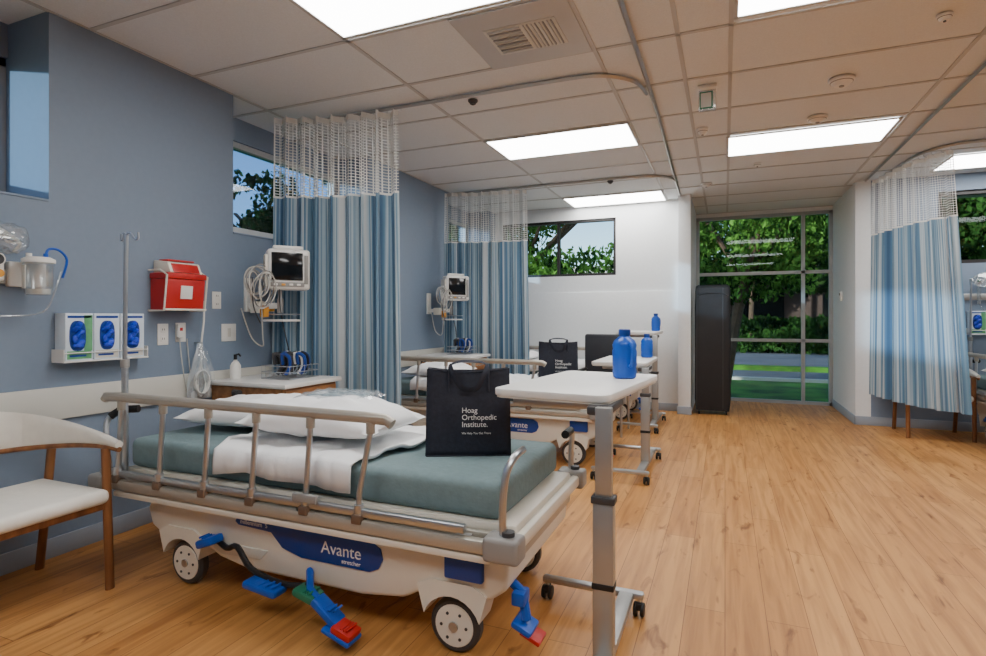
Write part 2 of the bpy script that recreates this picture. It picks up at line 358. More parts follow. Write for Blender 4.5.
# curtains
def curtain(path,tpath,folds,amp,ztop,zs,zb,seed,n=240,flare=.0):
    rnd=random.Random(seed)
    def prep(path):
        P=[Vector(p) for p in path]; L=[0]
        for i in range(1,len(P)): L.append(L[-1]+(P[i]-P[i-1]).length)
        def at(s):
            s*=L[-1]
            for i in range(1,len(P)):
                if s<=L[i]+1e-9:
                    u=(s-L[i-1])/(L[i]-L[i-1]); d=(P[i]-P[i-1]).normalized(); return P[i-1].lerp(P[i],u),Vector((-d.y,d.x))
            return P[-1],Vector((0,1))
        return at,L[-1]
    at,Lt=prep(path); att,_=prep(tpath)
    ph=[rnd.uniform(-.5,.5) for _ in range(folds+2)]; am=[rnd.uniform(.6,1.2) for _ in range(folds+2)]
    def pt(u,z,f):
        c,nn=at(u); q=u*folds; i=int(q); w=q-i
        A=am[i]*(1-w)+am[i+1]*w; p=ph[i]*(1-w)+ph[i+1]*w
        a=amp*A*(.7+.4*f)
        off=a*math.sin(2*math.pi*q+p) + .22*a*math.sin(2*math.pi*q*2.3+1.3+.5*f)
        tan=Vector((nn.y,-nn.x)); lat=.35*a*math.sin(4*math.pi*q+p)
        dx=flare*f*(u-.3)
        return (c.x+nn.x*off+tan.x*(lat+dx),c.y+nn.y*off+tan.y*(lat+dx),z)
    b=B('privacy_curtain')
    def sect(z0,z1,rows,k):
        R=[];U=[]
        for r in range(rows+1):
            z=z0+(z1-z0)*r/rows; f=(ztop-z)/(ztop-zb)
            R.append([pt(j/n,z+(.006*math.sin(j*.9+seed) if (z==zb) else 0),f) for j in range(n+1)])
            U.append([(j/n*Lt*2.1,z) for j in range(n+1)])
        b.surf(R,k,U)
    sect(ztop,zs,10,'net'); sect(zs,zb,24,'fabric')
    for z0,z1 in ((ztop+.01,ztop-.03),(zs+.008,zs-.008)):
        b.surf([[ (lambda q:(q[0],q[1]-.002,q[2]))(pt(j/n,z,(ztop-z)/(ztop-zb))) for j in range(n+1)] for z in (z0,z1)],'plwhite')
    for i in range(folds*2+1):
        u=min(1,i/(folds*2)); x,y,z=pt(u,ztop,0); c,_=att(u)
        b.tube([(c.x,c.y,H-.034),(c.x,c.y,H-.05),(x,y,ztop)],.003,'chrome',seg=5)
    return b.done(ang=80)
curtain([(-3.12,3.24),(-2.85,3.38),(-2.18,3.48)],[(-3.14,3.49),(-2.85,3.5),(-2.18,3.5)],8,.075,H-.065,2.13,.40,3,flare=.05)
curtain([(-3.12,5.98),(-2.8,6.1),(-2.15,6.18)],[(-3.14,6.19),(-2.8,6.2),(-2.15,6.2)],8,.07,H-.065,2.13,.40,5,flare=.05)
curtain([(1.50,7.34),(1.57,6.9),(1.66,6.5),(1.74,6.33),(1.88,6.17)],[(1.62,7.38),(1.64,6.9),(1.67,6.5),(1.72,6.33),(1.86,6.17)],8,.055,H-.065,2.13,.38,9,flare=.22)
# ---------------- hospital bed
def make_bed():
    b=B('hospital_bed'); L=2.12; W=.9
    for wx in (.47,1.84):
        for wy,sg in ((.10,1),(.80,-1)):
            T=Matrix.Translation((wx,wy,.1))@Matrix.Rotation(math.pi/2,4,'X')
            b.lathe([(0,-.022),(.07,-.024),(.088,-.024),(.1,-.014),(.1,.014),(.088,.024),(.07,.024),(0,.022)],'dgrey',T,32)
            b.lathe([(0,-.030),(.074,-.028),(.080,-.02),(.080,.02),(.074,.028),(0,.030)],'cream',T,32)
            b.cyl((wx,wy-.035,.1),(wx,wy+.035,.1),.018,'chrome')
            for aa in range(6):
                a=aa*math.pi/3; b.cyl((wx+.05*math.cos(a),wy-.031,.1+.05*math.sin(a)),(wx+.05*math.cos(a),wy+.031,.1+.05*math.sin(a)),.006,'dgrey',seg=8)
            pol=[(wx+.118*math.cos(t),.1+.118*math.sin(t)) for t in [math.radians(a) for a in range(20,161,14)]]+[(wx-.14,.24),(wx-.08,.27),(wx+.08,.27),(wx+.14,.24)]
            b.prism(pol,'y',wy-.052,wy+.052,'cream')
    prof=[(.27,.25),(.24,.33),(.27,.39),(.40,.415),(.95,.40),(1.05,.385),(1.62,.385),(1.75,.40),(2.0,.40),(2.06,.36),(2.05,.27),(1.99,.225),(1.72,.215),(1.64,.17),(1.45,.145),(.85,.145),(.70,.17),(.60,.215),(.34,.215)]
    b.prism(prof,'y',.055,.845,'cream',.018,3)
    b.prism([(.50,.37),(.54,.385),(.94,.385),(.96,.37)],'y',.049,.851,'beige',.003)
    b.prism([(.62,.232),(.66,.243),(.98,.243),(.94,.20),(.72,.19)],'y',.049,.851,'ptrim',.003)
    for cx in (.75,1.5):
        for r,z0,z1 in ((.085,.37,.42),(.07,.41,.45),(.055,.44,.5)): b.cyl((cx,.45,z0),(cx,.45,z1),r,'grey')
    b.box((.05,.08,.455),(2.08,.82,.495),'cream',.012)
    b.box((.02,.045,.43),(2.1,.075,.47),'beige',.008); b.box((.02,.825,.43),(2.1,.855,.47),'beige',.008)
    b.box((.07,.085,.495),(2.02,.815,.635),'sage',.035,seg=4)
    for y0,sg in ((0,1),(W,-1)):
        b.box((.0,y0-.02,.415),(L-.06,y0+.02,.465),'beige',.012); b.box((.0,y0-.012,.475),(L-.2,y0+.016,.505),'chrome',.006)
        b.box((.1,y0-.014,.385),(L-.1,y0+.01,.412),'cream',.006)
        for px in (.12,.7,1.25,1.9): b.box((px-.03,min(y0,y0+sg*.06),.42),(px+.03,max(y0,y0+sg*.06),.46),'grey',.006)
    for cy in (.0,W):
        b.box((L-.12,cy-.045,.405),(L+.01,cy+.045,.49),'grey',.016,seg=3); b.box((-.05,cy-.04,.41),(.04,cy+.04,.48),'grey',.016,seg=3)
        b.cyl((L-.04,cy,.49),(L-.04,cy,.505),.022,'dgrey')
    b.box((L-.05,.03,.42),(L-.01,W-.03,.47),'cream',.012); b.box((-.03,.03,.42),(.01,W-.03,.47),'cream',.012)
    b.box((L-.07,.12,.37),(L-.03,W-.12,.42),'beige',.01)
    b.tube([(.02,0,.83),(.03,0,.845),(.1,0,.848),(.8,0,.848),(1.5,0,.848),(1.6,0,.845),(1.625,0,.83)],.02,'beige',seg=12,flat=(.017,.022))
    b.box((.05,-.018,.845),(1.6,.018,.858),'beige',.005)
    for px in (.14,.42,.70,.97,1.25,1.53):
        lx=px-.02 if px<1.5 else px-.05
        b.tube([(px,0,.84),(px,0,.8),(lx,0,.56),(lx,-.004,.49)],.0115,'chrome',seg=10)
        b.cyl((px,0,.79),(px,0,.832),.017,'beige'); b.cyl((lx,-.004,.455),(lx,-.004,.52),.018,'chrome'); b.box((lx-.022,-.026,.45),(lx+.022,.02,.487),'collar',.006)
    b.box((1.18,-.03,.50),(1.30,-.012,.535),'grey',.008)
    b.tube([(.15,W+.015,.53),(.8,W+.015,.53),(1.6,W+.015,.53)],.016,'beige',seg=10)
    for px in (.2,.6,1.0,1.4): b.tube([(px,W+.015,.53),(px+.06,W+.018,.44)],.01,'chrome')
    b.tube([(L-.06,.0,.49),(L-.06,.0,.60),(L-.05,.01,.70),(L-.035,.05,.745),(L-.03,.12,.755)],.013,'chrome',seg=10,sm=4)
    b.tube([(L-.06,W,.49),(L-.06,W,.58),(L-.05,W-.02,.66),(L-.05,W-.07,.69)],.013,'chrome',seg=10,sm=4); b.tube([(L-.05,W-.05,.685),(L-.04,W-.18,.69)],.019,'black',seg=10)
    for y0,s1 in ((.04,1),(W-.04,-1)):
        b.tube([(.0,y0,.47),(-.03,y0,.62),(-.05,y0+s1*.02,.72),(-.02,y0+s1*.06,.76),(.05,y0+s1*.1,.765)],.013,'chrome',seg=10,sm=4)
        b.tube([(-.045,y0+s1*.03,.735),(-.02,y0+s1*.06,.765),(.06,y0+s1*.1,.77)],.019,'black',seg=10)
    b.tube([(.06,.07,.40),(.06,.07,1.1),(.07,.07,1.62)],.010,'chrome',seg=10); b.cyl((.06,.07,.40),(.06,.07,1.0),.015,'chrome'); b.cyl((.06,.07,.98),(.06,.07,1.02),.02,'grey')
    for sg in (-.4,1): b.tube([(.07,.07,1.62),(.07+sg*.03,.07,1.63),(.07+sg*.06,.07,1.60),(.07+sg*.085,.07,1.60),(.07+sg*.085,.07,1.63)],.005,'chrome',seg=8,sm=4)
    for y0,sg in ((.055,-1),(.845,1)):
        a,c=(y0-.006,y0) if sg<0 else (y0,y0+.006)
        b.prism([(.80,.345),(.81,.362),(.84,.368),(1.50,.362),(1.54,.34),(1.55,.30),(1.53,.262),(1.49,.245),(1.16,.245),(1.06,.27),(1.0,.325),(.82,.332)],'y',a,c,'navy',.002)
        p=lambda d:y0+sg*d
        b.tube([(.66,p(-.01),.25),(.78,p(.03),.235),(.86,p(.05),.26),(.94,p(.05),.18),(1.1,p(.05),.15),(1.24,p(.06),.17)],.012,'black',seg=8,sm=4)
        def pad(x,d,z,sx,sy,sz,ry,k):
            b.box((x-sx/2,p(d)-sy/2,z-sz/2),(x+sx/2,p(d)+sy/2,z+sz/2),k,.010,rot=(0,ry,0))
            for i in range(5): b.box((x-sx/2+.02+i*(sx-.04)/4-.004,p(d)-sy/2+.01,z+sz/2-.004),(x-sx/2+.02+i*(sx-.04)/4+.004,p(d)+sy/2-.01,z+sz/2+.004),k,.001,rot=(0,ry,0))
        pad(.70,.05,.26,.10,.07,.035,-.35,'blue'); pad(1.04,.08,.14,.17,.08,.03,.1,'blue')
        pad(1.26,.08,.155,.10,.08,.03,.25,'green'); pad(1.37,.10,.12,.13,.07,.03,.6,'blue'); pad(1.46,.11,.070,.09,.08,.03,.3,'red'); pad(1.44,.11,.056,.13,.09,.02,.3,'blue')
        b.tube([(1.2,p(.0),.2),(1.27,p(.08),.17),(1.37,p(.10),.12)],.015,'blue')
    b.box((1.82,.03,.29),(1.97,.058,.375),'navy',.008)
    b.tube([(2.03,.16,.26),(2.08,.14,.24),(2.10,.13,.15)],.018,'blue',seg=10); b.box((2.05,.09,.115),(2.13,.19,.14),'blue',.01,rot=(0,.4,0)); b.box((2.08,.10,.09),(2.16,.18,.108),'red',.005,rot=(0,.4,0)); b.box((2.05,.10,.20),(2.10,.17,.25),'blue',.01)
    return b
bed=make_bed().done((-2.75,1.745,0),0)
text('label_text','Avante',.068,'ink',(1.26,.0485,.285),(math.pi/2,0,0),bed)
text('model_text','stretcher',.024,'ink',(1.36,.0485,.258),(math.pi/2,0,0),bed)
text('trade_text','millennium  S',.028,'ink',(.83,.0485,.340),(math.pi/2,0,0),bed)
bed2=copy(bed,(-3.0,4.44,0)); bed3=copy(bed,(-3.0,6.70,0)); 
bed4=copy(bed,(2.30,7.36,0),-math.pi/2)
def pillow(loc,rz,lx=.66,ly=.42,h=.12,seed=0):
    b=B('pillow'); n,m=32,24
    for sg in (1,-1):
        R=[]
        for i in range(m+1):
            v=-1+2*i/m; row=[]
            for j in range(n+1):
                u=-1+2*j/n
                th=((1-abs(u)**2.6)*(1-abs(v)**2.6))**.55 if abs(u)<1 and abs(v)<1 else 0
                if sg<0: th*=.55
                z=sg*h/2*th*(1.25+.22*nz.noise(Vector((u*2+seed,v*2,sg)))) + .024*th*nz.noise(Vector((u*4,v*4+seed,3)))+.010*th*abs(nz.noise(Vector((u*9+v*5,v*4+seed,7))))
                row.append((u*lx/2*(1-.05*(1-v*v)*abs(u)**6),v*ly/2*(1-.06*(1-u*u)*abs(v)**6),z+h*.36))
            R.append(row)
        b.surf(R,'linen')
    bmesh.ops.remove_doubles(b.bm,verts=b.bm.verts,dist=1e-4); bmesh.ops.recalc_face_normals(b.bm,faces=b.bm.faces)
    return b.done(loc,rz,ang=80)
def sheet(ox,oy,x0n,x1n,x0f,x1f,seed=0,drop=.09):
    b=B('bed_sheet'); R=[]; n=80
    path=[(.062,.635-drop),(.062,.60),(.070,.635),(.095,.642)]+[(.095+.71*i/24,.642) for i in range(1,25)]
    for i,(y,z) in enumerate(path):
        f=max(0,(y-.1)/.7); row=[]
        a=x0n+(x0f-x0n)*f; c=x1n+(x1f-x1n)*f+.06*nz.noise(Vector((seed,y*6,0)))
        for j in range(n+1):
            x=a+(c-a)*j/n; w=.030*abs(nz.noise(Vector((x*5+seed,y*5,z*3))))+.016*abs(nz.noise(Vector((x*13+y*8,y*5,seed))))
            if i<4: row.append((x,y-max(0,w*1.0)-.004,z+(.03*nz.noise(Vector((x*4,seed,1))) if i==0 else w*.5)))
            else: row.append((x,y,z+w+.002+(.014 if j in(0,n) else 0)))
        R.append(row)
    b.surf(R,'linen'); o=b.done((ox,oy,0),ang=80)
    md=o.modifiers.new('thickness','SOLIDIFY'); md.thickness=.006; md.offset=1; return o
sheet(-2.75,1.745,.68,1.42,.5,1.56,1); pillow((-2.27,2.28,.655),.12,.72,.48,.15,1); pillow((-1.70,2.13,.680),.02,.74,.46,.17,4)
b=B('folded_gown_pouch'); b.box((-.14,-.09,0),(.14,.09,.026),'foil',.012,seg=3)
R=[]
for i in range(17):
    v=-1+i/8; R.append([(u*.19,v*.125,.034*(1-.85*max(abs(u),abs(v))**6)+.014*nz.noise(Vector((u*6,v*6,2)))) for u in [-1+q/12 for q in range(25)]])
b.surf(R,'wrap'); b.done((-1.74,2.24,.828),.1)
sheet(-3.0,4.44,.3,1.5,.4,1.3,5); pillow((-2.6,4.9,.655),.0,.5,.68,.13,8); sheet(-3.0,6.70,.3,1.4,.4,1.3,7); pillow((-2.6,7.15,.655),0,.5,.68,.13,2)
pillow((2.75,7.0,.636),0,.66,.44,.13,6)
def tote():
    b=B('tote_bag'); w,h,d=.36,.365,.13; N=14
    def side(pts): b.surf(pts,'bag')
    def front(sg):
        R=[]
        for i in range(N+1):
            v=i/N; row=[]
            for j in range(N+1):
                u=-1+2*j/N; bul=.018*(1-u*u)*math.sin(math.pi*min(1,v*1.05))
                dd=d/2*(1-.35*v); row.append((u*(w/2)*(1-.03*v),sg*(dd+bul)+.007*nz.noise(Vector((u*3,v*3,sg))),h*v+(-.012*(1-u*u)*v)+.006*v*nz.noise(Vector((u*3,sg,1)))))
            R.append(row)
        side(R)
        return R
    F=front(-1); K=front(1)
    for e in (0,-1):
        R=[]
        for i in range(N+1):
            p=Vector(F[i][e]); q=Vector(K[i][e]); mid=(p+q)/2; mid.x*=1-.10*(i/N); R.append([p,p.lerp(mid,.5),mid,mid.lerp(q,.5),q])
        side(R)
    side([F[0],K[0]])
    yf=-(d/2*.65)
    b.tube([(-.085,yf-.020,h*.74),(-.085,yf-.012,h-.005),(-.08,yf-.02,h+.012),(-.065,yf-.045,h-.02),(-.03,yf-.052,h-.075),(.03,yf-.052,h-.078),(.065,yf-.045,h-.02),(.08,yf-.02,h+.012),(.085,yf-.012,h-.005),(.085,yf-.020,h*.74)],.01,'bag',seg=6,sm=5,flat=(.013,.003))
    b.tube([(-.085,-yf+.004,h*.85),(-.083,-yf,h-.0),(-.06,-yf-.01,h+.02),(-.02,-yf-.02,h+.028),(.03,-yf-.02,h+.026),(.065,-yf-.01,h+.02),(.085,-yf,h),(.085,-yf+.004,h*.85)],.01,'bag',seg=6,sm=5,flat=(.013,.003))
    b.tube([F[-1][0],F[-1][4],F[-1][7],F[-1][10],F[-1][14]],.003,'bag',seg=5)
    b.tube([F[0][0],F[0][7],F[0][14]],.0035,'bag',seg=5)
    o=b.done((0,0,0),0,ang=60); md=o.modifiers.new('cloth_thickness','SOLIDIFY'); md.thickness=.003
    return o
tb=tote(); tb.location=(-1.03,2.2,.638); tb.rotation_euler=(0,0,math.radians(26))
text('print_text','Hoag\nOrthopedic\nInstitute.',.031,'ink',(-.030,-.090,.185),(math.radians(88),0,0),tb,.0008)
text('tagline_text','We Help You Get There',.012,'ink',(-.030,-.089,.095),(math.radians(88),0,0),tb,.0008)
copy(tb,(-1.42,4.98,.638),math.radians(18))
def rrect(x0,x1,y0,y1,r,n=6):
    P=[]
    for cx,cy,a0 in ((x1-r,y1-r,0),(x0+r,y1-r,90),(x0+r,y0+r,180),(x1-r,y0+r,270)):
        for i in range(n+1):
            a=math.radians(a0+90*i/n); P.append((cx+r*math.cos(a),cy+r*math.sin(a)))
    return P
def table(zt=.945,tw=-6):
    b=B('overbed_table'); T=Matrix.Translation((.005,.06,0))@Matrix.Rotation(math.radians(tw),4,'Z')
    b.prism(rrect(-.45,.0,0,.82,.045),'z',zt-.027,zt,'paper',.005,2,T=T)
    b.prism(rrect(-.445,-.005,.005,.815,.045),'z',zt-.034,zt-.026,'ptrim',0,T=T)
    b.box((-.36,.12,zt-.06),(-.0,.18,zt-.034),'alu',.005); b.box((-.06,.03,zt-.065),(.020,.30,zt-.034),'dgrey',.008)
    b.box((-.035,.01,.08),(.035,.055,.62),'alu',.006); b.box((-.028,.016,.55),(.028,.049,zt-.034),'alu',.005); b.box((-.04,.005,.60),(.04,.06,.625),'dgrey',.004)
    b.box((-.037,.006,.315),(.037,.059,.335),'black',.003)
    b.box((-.03,-.30,.062),(.03,.52,.095),'alu',.008)
    for fy in (-.30,.50):
        b.box((-.36,fy-.02,.07),(.07,fy+.02,.098),'chrome',.01)
        for cx in (-.34,.05):
            b.cyl((cx,fy,.05),(cx,fy,.09),.01,'chrome')
            for dx in (-.014,.014): b.cyl((cx+dx-.008,fy,.028),(cx+dx+.008,fy,.028),.028,'black',bev=.004)
            b.box((cx-.012,fy-.025,.03),(cx+.012,fy+.02,.06),'black',.006)
    return b
table(.955).done((-.375,1.84,0),0)
table(.86,0).done((-.58,4.50,0),0); table(1.06,0).done((-.72,6.4,0),0)
def jug():
    b=B('water_jug'); T=Matrix.Identity(4)
    b.lathe([(0,0),(.042,0),(.05,.006),(.052,.02),(.050,.05),(.053,.06),(.053,.12),(.050,.13),(.053,.145),(.045,.165),(.026,.182),(.022,.186),(.022,.196),(0,.196)],'blue',T,28)
    b.lathe([(0,.19),(.026,.19),(.026,.212),(.022,.216),(0,.216)],'navy',T,24)
    b.tube([(.045,0,.15),(.07,0,.155),(.082,0,.13),(.08,0,.08),(.068,0,.06),(.05,0,.06)],.007,'blue',seg=8,sm=5)
    return b.done()
j=jug(); j.location=(-.41,2.50,.955); j.rotation_euler=(0,0,-1.0)
copy(j,(-.66,5.25,.86),2.2); copy(j,(-.78,7.05,1.06),1)
def cabinet():
    b=B('bedside_cabinet')
    b.box((0,0,.78),(.66,.55,.81),'paper',.008); b.box((.02,.02,.06),(.62,.53,.78),'woodc',.004); b.box((.05,.04,0),(.56,.51,.06),'dgrey')
    for z0,z1 in ((.60,.765),(.42,.59),(.08,.41)):
        b.box((.62,.035,z0),(.636,.515,z1),'woodc',.004); b.tube([(.636,.21,(z0+z1)/2+.02),(.66,.22,(z0+z1)/2+.02),(.66,.34,(z0+z1)/2+.02),(.636,.35,(z0+z1)/2+.02)],.005,'chrome')
    return b.done((XL+.024,2.665,0))
cab=cabinet(); copy(cab,(XL+.024,5.36,0))
def tray():
    b=B('cuff_basket')
    for z in (.006,.05,.09): b.tube([(0,0,z),(.24,0,z),(.24,.28,z),(0,.28,z)],.003,'chrome',seg=5,closed=True)
    for i in range(9):
        b.tube([(0,.035*i,.09),(0,.035*i,.006),(.24,.035*i,.006),(.24,.035*i,.09)],.0018,'chrome',seg=4)
    r=random.Random(3)
    for i in range(16):
        x=.04+r.random()*.17;y=.04+r.random()*.20; k=['navy','dgrey','dgrey','plwhite','black'][i%5]
        b.tube([(x,y,.03),(x+.02,y+.02,.08),(x+.03,y,.15),(x+.0,y-.03,.17),(x-.02,y,.10)],.012,k,seg=8,sm=3)
    return b.done((XL+.30,2.86,.81))
tr=tray(); copy(tr,(XL+.30,5.56,.81))
b=B('sanitizer_bottle'); b.lathe([(0,0),(.032,0),(.034,.01),(.034,.09),(.02,.115),(.012,.12),(.012,.13),(0,.13)],'plwhite',Matrix.Identity(4)); b.cyl((0,0,.13),(0,0,.165),.011,'black'); b.tube([(0,0,.16),(.03,0,.168),(.045,0,.155)],.006,'black'); b.done((XL+.13,2.80,.81))
def monitor():
    b=B('patient_monitor')
    b.box((0,-.03,-.12),(.02,.05,.12),'plwhite',.004)
    b.box((.02,-.01,-.10),(.30,.03,-.06),'plwhite',.006); b.cyl((.30,.01,-.13),(.30,.01,-.03),.022,'alu'); b.cyl((.30,.01,-.03),(.30,.01,.06),.014,'alu')
    b.box((.22,-.07,-.19),(.40,.10,-.175),'plwhite',.004); b.tube([(.22,-.07,-.14),(.40,-.07,-.14),(.40,.10,-.14),(.22,.10,-.14)],.004,'chrome',closed=True)
    T=Matrix.Translation((.34,.04,.17))@Matrix.Rotation(math.radians(50),4,'Z')
    b.box((-.14,-.07,-.14),(.14,.07,.14),'plwhite',.02,seg=3,T=T)
    def bt(lo,hi,k,bev=.002): b.box(lo,hi,k,bev,T=T)
    bt((-.115,-.078,-.075),(.09,-.068,.115),'screen'); bt((-.12,-.076,-.12),(.10,-.068,-.088),'grey'); bt((.10,-.078,-.1),(.125,-.068,.1),'grey')
    for i in range(4): bt((-.10+i*.05,-.08,-.112),(-.075+i*.05,-.07,-.098),'yellow' if i==1 else 'plwhite')
    bt((-.155,-.06,-.12),(-.138,.06,.10),'cream'); bt((-.1,-.02,.14),(.1,.02,.17),'plwhite',.008)
    r=random.Random(4)
    for i in range(8):
        cx,cy,cz=.26+.012*i,-.15-.018*(i%5),.10-.012*i; ra=.072+.014*r.random()*2
        b.tube([(cx+.03*math.sin(a+i),cy+ra*math.cos(a)*.95,cz+ra*math.sin(a)*1.25) for a in [2*math.pi*q/18 for q in range(18)]],.0045,'cable' if i%3 else 'grey',seg=6,closed=True)
    b.tube([(.30,-.17,.05),(.28,-.14,-.1),(.25,-.1,-.28),(.2,-.05,-.36),(.15,-.1,-.3),(.16,-.2,-.1)],.0045,'cable',seg=6,sm=5)
    b.tube([(.35,-.05,.08),(.33,-.02,-.1),(.36,.0,-.3),(.34,.05,-.40),(.30,.06,-.42)],.004,'dgrey',seg=6,sm=5)
    b.tube([(.30,-.24,.1),(.33,-.26,-.08),(.33,-.2,-.2)],.004,'dgrey',seg=6,sm=5)
    b.box((.12,-.09,-.13),(.2,-.02,-.05),'cream',.008); b.box((.10,.05,-.12),(.16,.11,-.06),'yellow',.01); b.box((.24,-.12,-.16),(.28,-.07,-.08),'yellow',.008)
    return b.done((XL,3.02,1.385))
mon=monitor(); copy(mon,(XL,5.66,1.385))
def sharps():
    b=B('sharps_container'); w=.26
    b.prism([(0,.0),(.13,.0),(.15,.19),(0,.19)],'y',0,w,'red',.008)
    b.box((0,-.004,.19),(.157,w+.004,.225),'red',.006); b.prism([(.0,.225),(.15,.225),(.12,.29),(.0,.305)],'y',.02,w-.02,'cream',.008)
    b.prism([(.13,.235),(.152,.228),(.128,.282),(.118,.282)],'y',.04,w-.04,'red',.003)
    b.box((.02,.04,.298),(.10,w-.04,.308),'red',.003)
    b.tube([(.0,-.008,.0),(.13,-.008,.0),(.156,-.008,.21),(.1,-.008,.24),(.0,-.008,.24)],.006,'cream'); b.tube([(.0,w+.008,.0),(.13,w+.008,.0),(.156,w+.008,.21),(.1,w+.008,.24),(.0,w+.008,.24)],.006,'cream')
    b.box((.143,.09,.07),(.147,.17,.15),'plwhite',.001,rot=(0,math.radians(5.7),0))
    b.box((.139,-.01,.0),(.145,w+.01,.012),'cream',.002)
    b.done((XL,2.29,1.265))
sharps()
def plate(y,z,w=.07,h=.115,k='plwhite',out=True,name='wall_outlet'):
    b=B(name); b.box((0,-w/2,-h/2),(.006,w/2,h/2),k,.002)
    if out:
        for dz in (-.028,.028):
            b.box((.006,-.016,dz-.017),(.009,.016,dz+.017),'plwhite',.003); b.box((.009,-.008,dz-.004),(.0095,-.005,dz+.008),'black'); b.box((.009,.005,dz-.004),(.0095,.008,dz+.008),'black')
    else: b.box((.006,-.012,-.03),(.011,.012,.03),'ptrim',.002)
    b.done((XL,y,z))
plate(2.37,1.12,.07,.13); plate(2.49,1.13,.07,.12); plate(2.76,1.34); plate(2.86,1.12,.12,.12,out=False,name='wall_switch')
b=B('nurse_call_handset'); b.box((.012,-.02,-.045),(.035,.02,.045),'plwhite',.008,seg=3); b.box((.035,-.01,.0),(.037,.01,.02),'red',.001)
b.tube([(.02,0,-.045),(.03,.01,-.2),(.035,.04,-.38),(.05,.07,-.44),(.03,.07,-.3),(.01,.06,-.05)],.0035,'cable',seg=6,sm=6); b.done((XL,2.47,1.14))
def gloves(nm='glove_box_dispenser'):
    b=B(nm); w=.140
    b.box((0,-.008,-.008),(.10,3*w+.02,.0),'plwhite',.002)
    b.tube([(.10,-.006,.04),(.10,3*w+.016,.04)],.003,'plwhite'); b.box((0,-.008,0),(.1,-.004,.06),'plwhite'); b.box((0,3*w+.012,0),(.1,3*w+.016,.06),'plwhite')
    for i in range(3):
        y0=i*w+.004; b.box((.004,y0,0),(.092,y0+w-.006,.245),'glovew',.003)
        b.box((.092,y0+.008,.008),(.0932,y0+w-.014,.05),'glovegr' if i==0 else 'ptrim'); b.box((.0925,y0+.02,.02),(.0938,y0+w-.04,.03),'navy')
        if i==0: b.box((.092,y0+.09,.05),(.0932,y0+w-.010,.235),'glovegr')
        b.box((.092,y0+.01,.220),(.0932,y0+w-.016,.232),'navy')
        cy=y0+w/2-(.012 if i==0 else .003); cz=.128
        P=[(cy+.040*math.copysign(abs(math.cos(t))**.7,math.cos(t)),cz+.078*math.copysign(abs(math.sin(t))**.7,math.sin(t))) for t in [2*math.pi*q/28 for q in range(28)]]
        b.prism(P,'x',.0915,.0936,'navy')
        for q in range(7):
            b.ell((.097,cy+.014*math.sin(q*2.1),cz-.050+q*.017),(.020,.026,.014),'glove',12,rot=(q*.7,.3,q))
    return b.done((XL,1.77,1.0))
gl=gloves()
copy(gl,(2.40,YR,1.05),-math.pi/2)
def suction():
    b=B('suction_regulator_set')
    b.box((0,-.20,-.09),(.022,.34,-.02),'alu',.006); b.box((0,.14,-.10),(.04,.30,.02),'plwhite',.008)
    T=Matrix.Translation((.12,.22,-.14))
    b.lathe([(0,0),(.046,0),(.054,.01),(.060,.15),(.062,.16),(0,.16)],'clear',T); b.lathe([(0,.155),(.066,.155),(.066,.172),(.048,.182),(0,.182)],'plwhite',T); b.lathe([(0,.005),(.045,.005),(.048,.03),(0,.03)],'ptrim',T)
    b.prism([(-.012,.03),(.012,.03),(.012,.14),(-.012,.14)],'y',-.064,-.060,'ptrim',T=T)
    b.cyl((.10,.19,.04),(.10,.19,.06),.012,'plwhite'); b.cyl((.14,.24,.04),(.14,.24,.06),.010,'blue')
    b.tube([(.14,.24,.055),(.13,.26,.085),(.12,.31,.085),(.12,.345,.04),(.11,.33,-.05)],.006,'blue',seg=8,sm=5)
    b.box((.022,.03,-.08),(.09,.10,.05),'plwhite',.01); b.cyl((.09,.065,.02),(.105,.065,.02),.03,'plwhite'); b.cyl((.103,.065,.02),(.107,.065,.02),.024,'dgrey'); b.cyl((.09,.065,-.045),(.12,.065,-.045),.018,'yellow')
    b.cyl((.05,-.06,-.1),(.05,-.06,.10),.018,'clear'); b.cyl((.05,-.06,.10),(.05,-.06,.13),.014,'green'); b.cyl((.05,-.06,-.13),(.05,-.06,-.1),.014,'chrome')
    for i in range(7):
        b.tube([(.06+.012*i,-.10+.03*i,.08+.01*i),(.10,-.05+.025*i,.19-.014*i),(.12,.06+.012*i,.16-.01*i),(.11,.15,.10),(.09,.13,.06)],.005,'plwhite' if i%2==0 else 'clear',seg=8,sm=4)
    R=[]
    for i in range(19):
        a=math.pi*i/18; row=[]
        for q in range(33):
            t=2*math.pi*q/32; k=1+.5*nz.noise(Vector((a*4,math.cos(t)*3,math.sin(t)*3)))
            row.append((.10+.055*math.sin(a)*math.cos(t)*k,.03+.16*math.cos(a),.12+.075*math.sin(a)**.6*math.sin(t)*k))
        R.append(row)
    b.surf(R,'wrap')
    b.tube([(.05,-.06,-.13),(.06,.0,-.22),(.06,.12,-.24),(.08,.26,-.22),(.1,.30,-.12),(.1,.33,-.02)],.005,'clear',seg=6,sm=5)
    return b.done((XL,1.42,1.47),ang=80)
su=suction(); copy(su,(2.55,YR,1.5),-math.pi/2)
b=B('suction_tubing_bag')
for dx,se in ((0,1),(.045,4)):
    R=[]
    for i in range(17):
        v=i/16; R.append([(.02+dx*math.sin(math.pi*min(1,v*1.1+.05))+.014*nz.noise(Vector((u*5,v*6,se))),(u-.5)*(.03+.15*min(1,v*1.5)),-.36*v) for u in [q/12 for q in range(13)]])
    b.surf(R,'film' if dx==0 else 'wrap')
b.tube([(.0,.05,.27),(.02,.03,.14),(.03,.005,.0),(.035,0,-.15),(.035,.03,-.28),(.035,-.01,-.34),(.035,-.03,-.25),(.035,0,-.12)],.006,'plwhite',seg=8,sm=6)
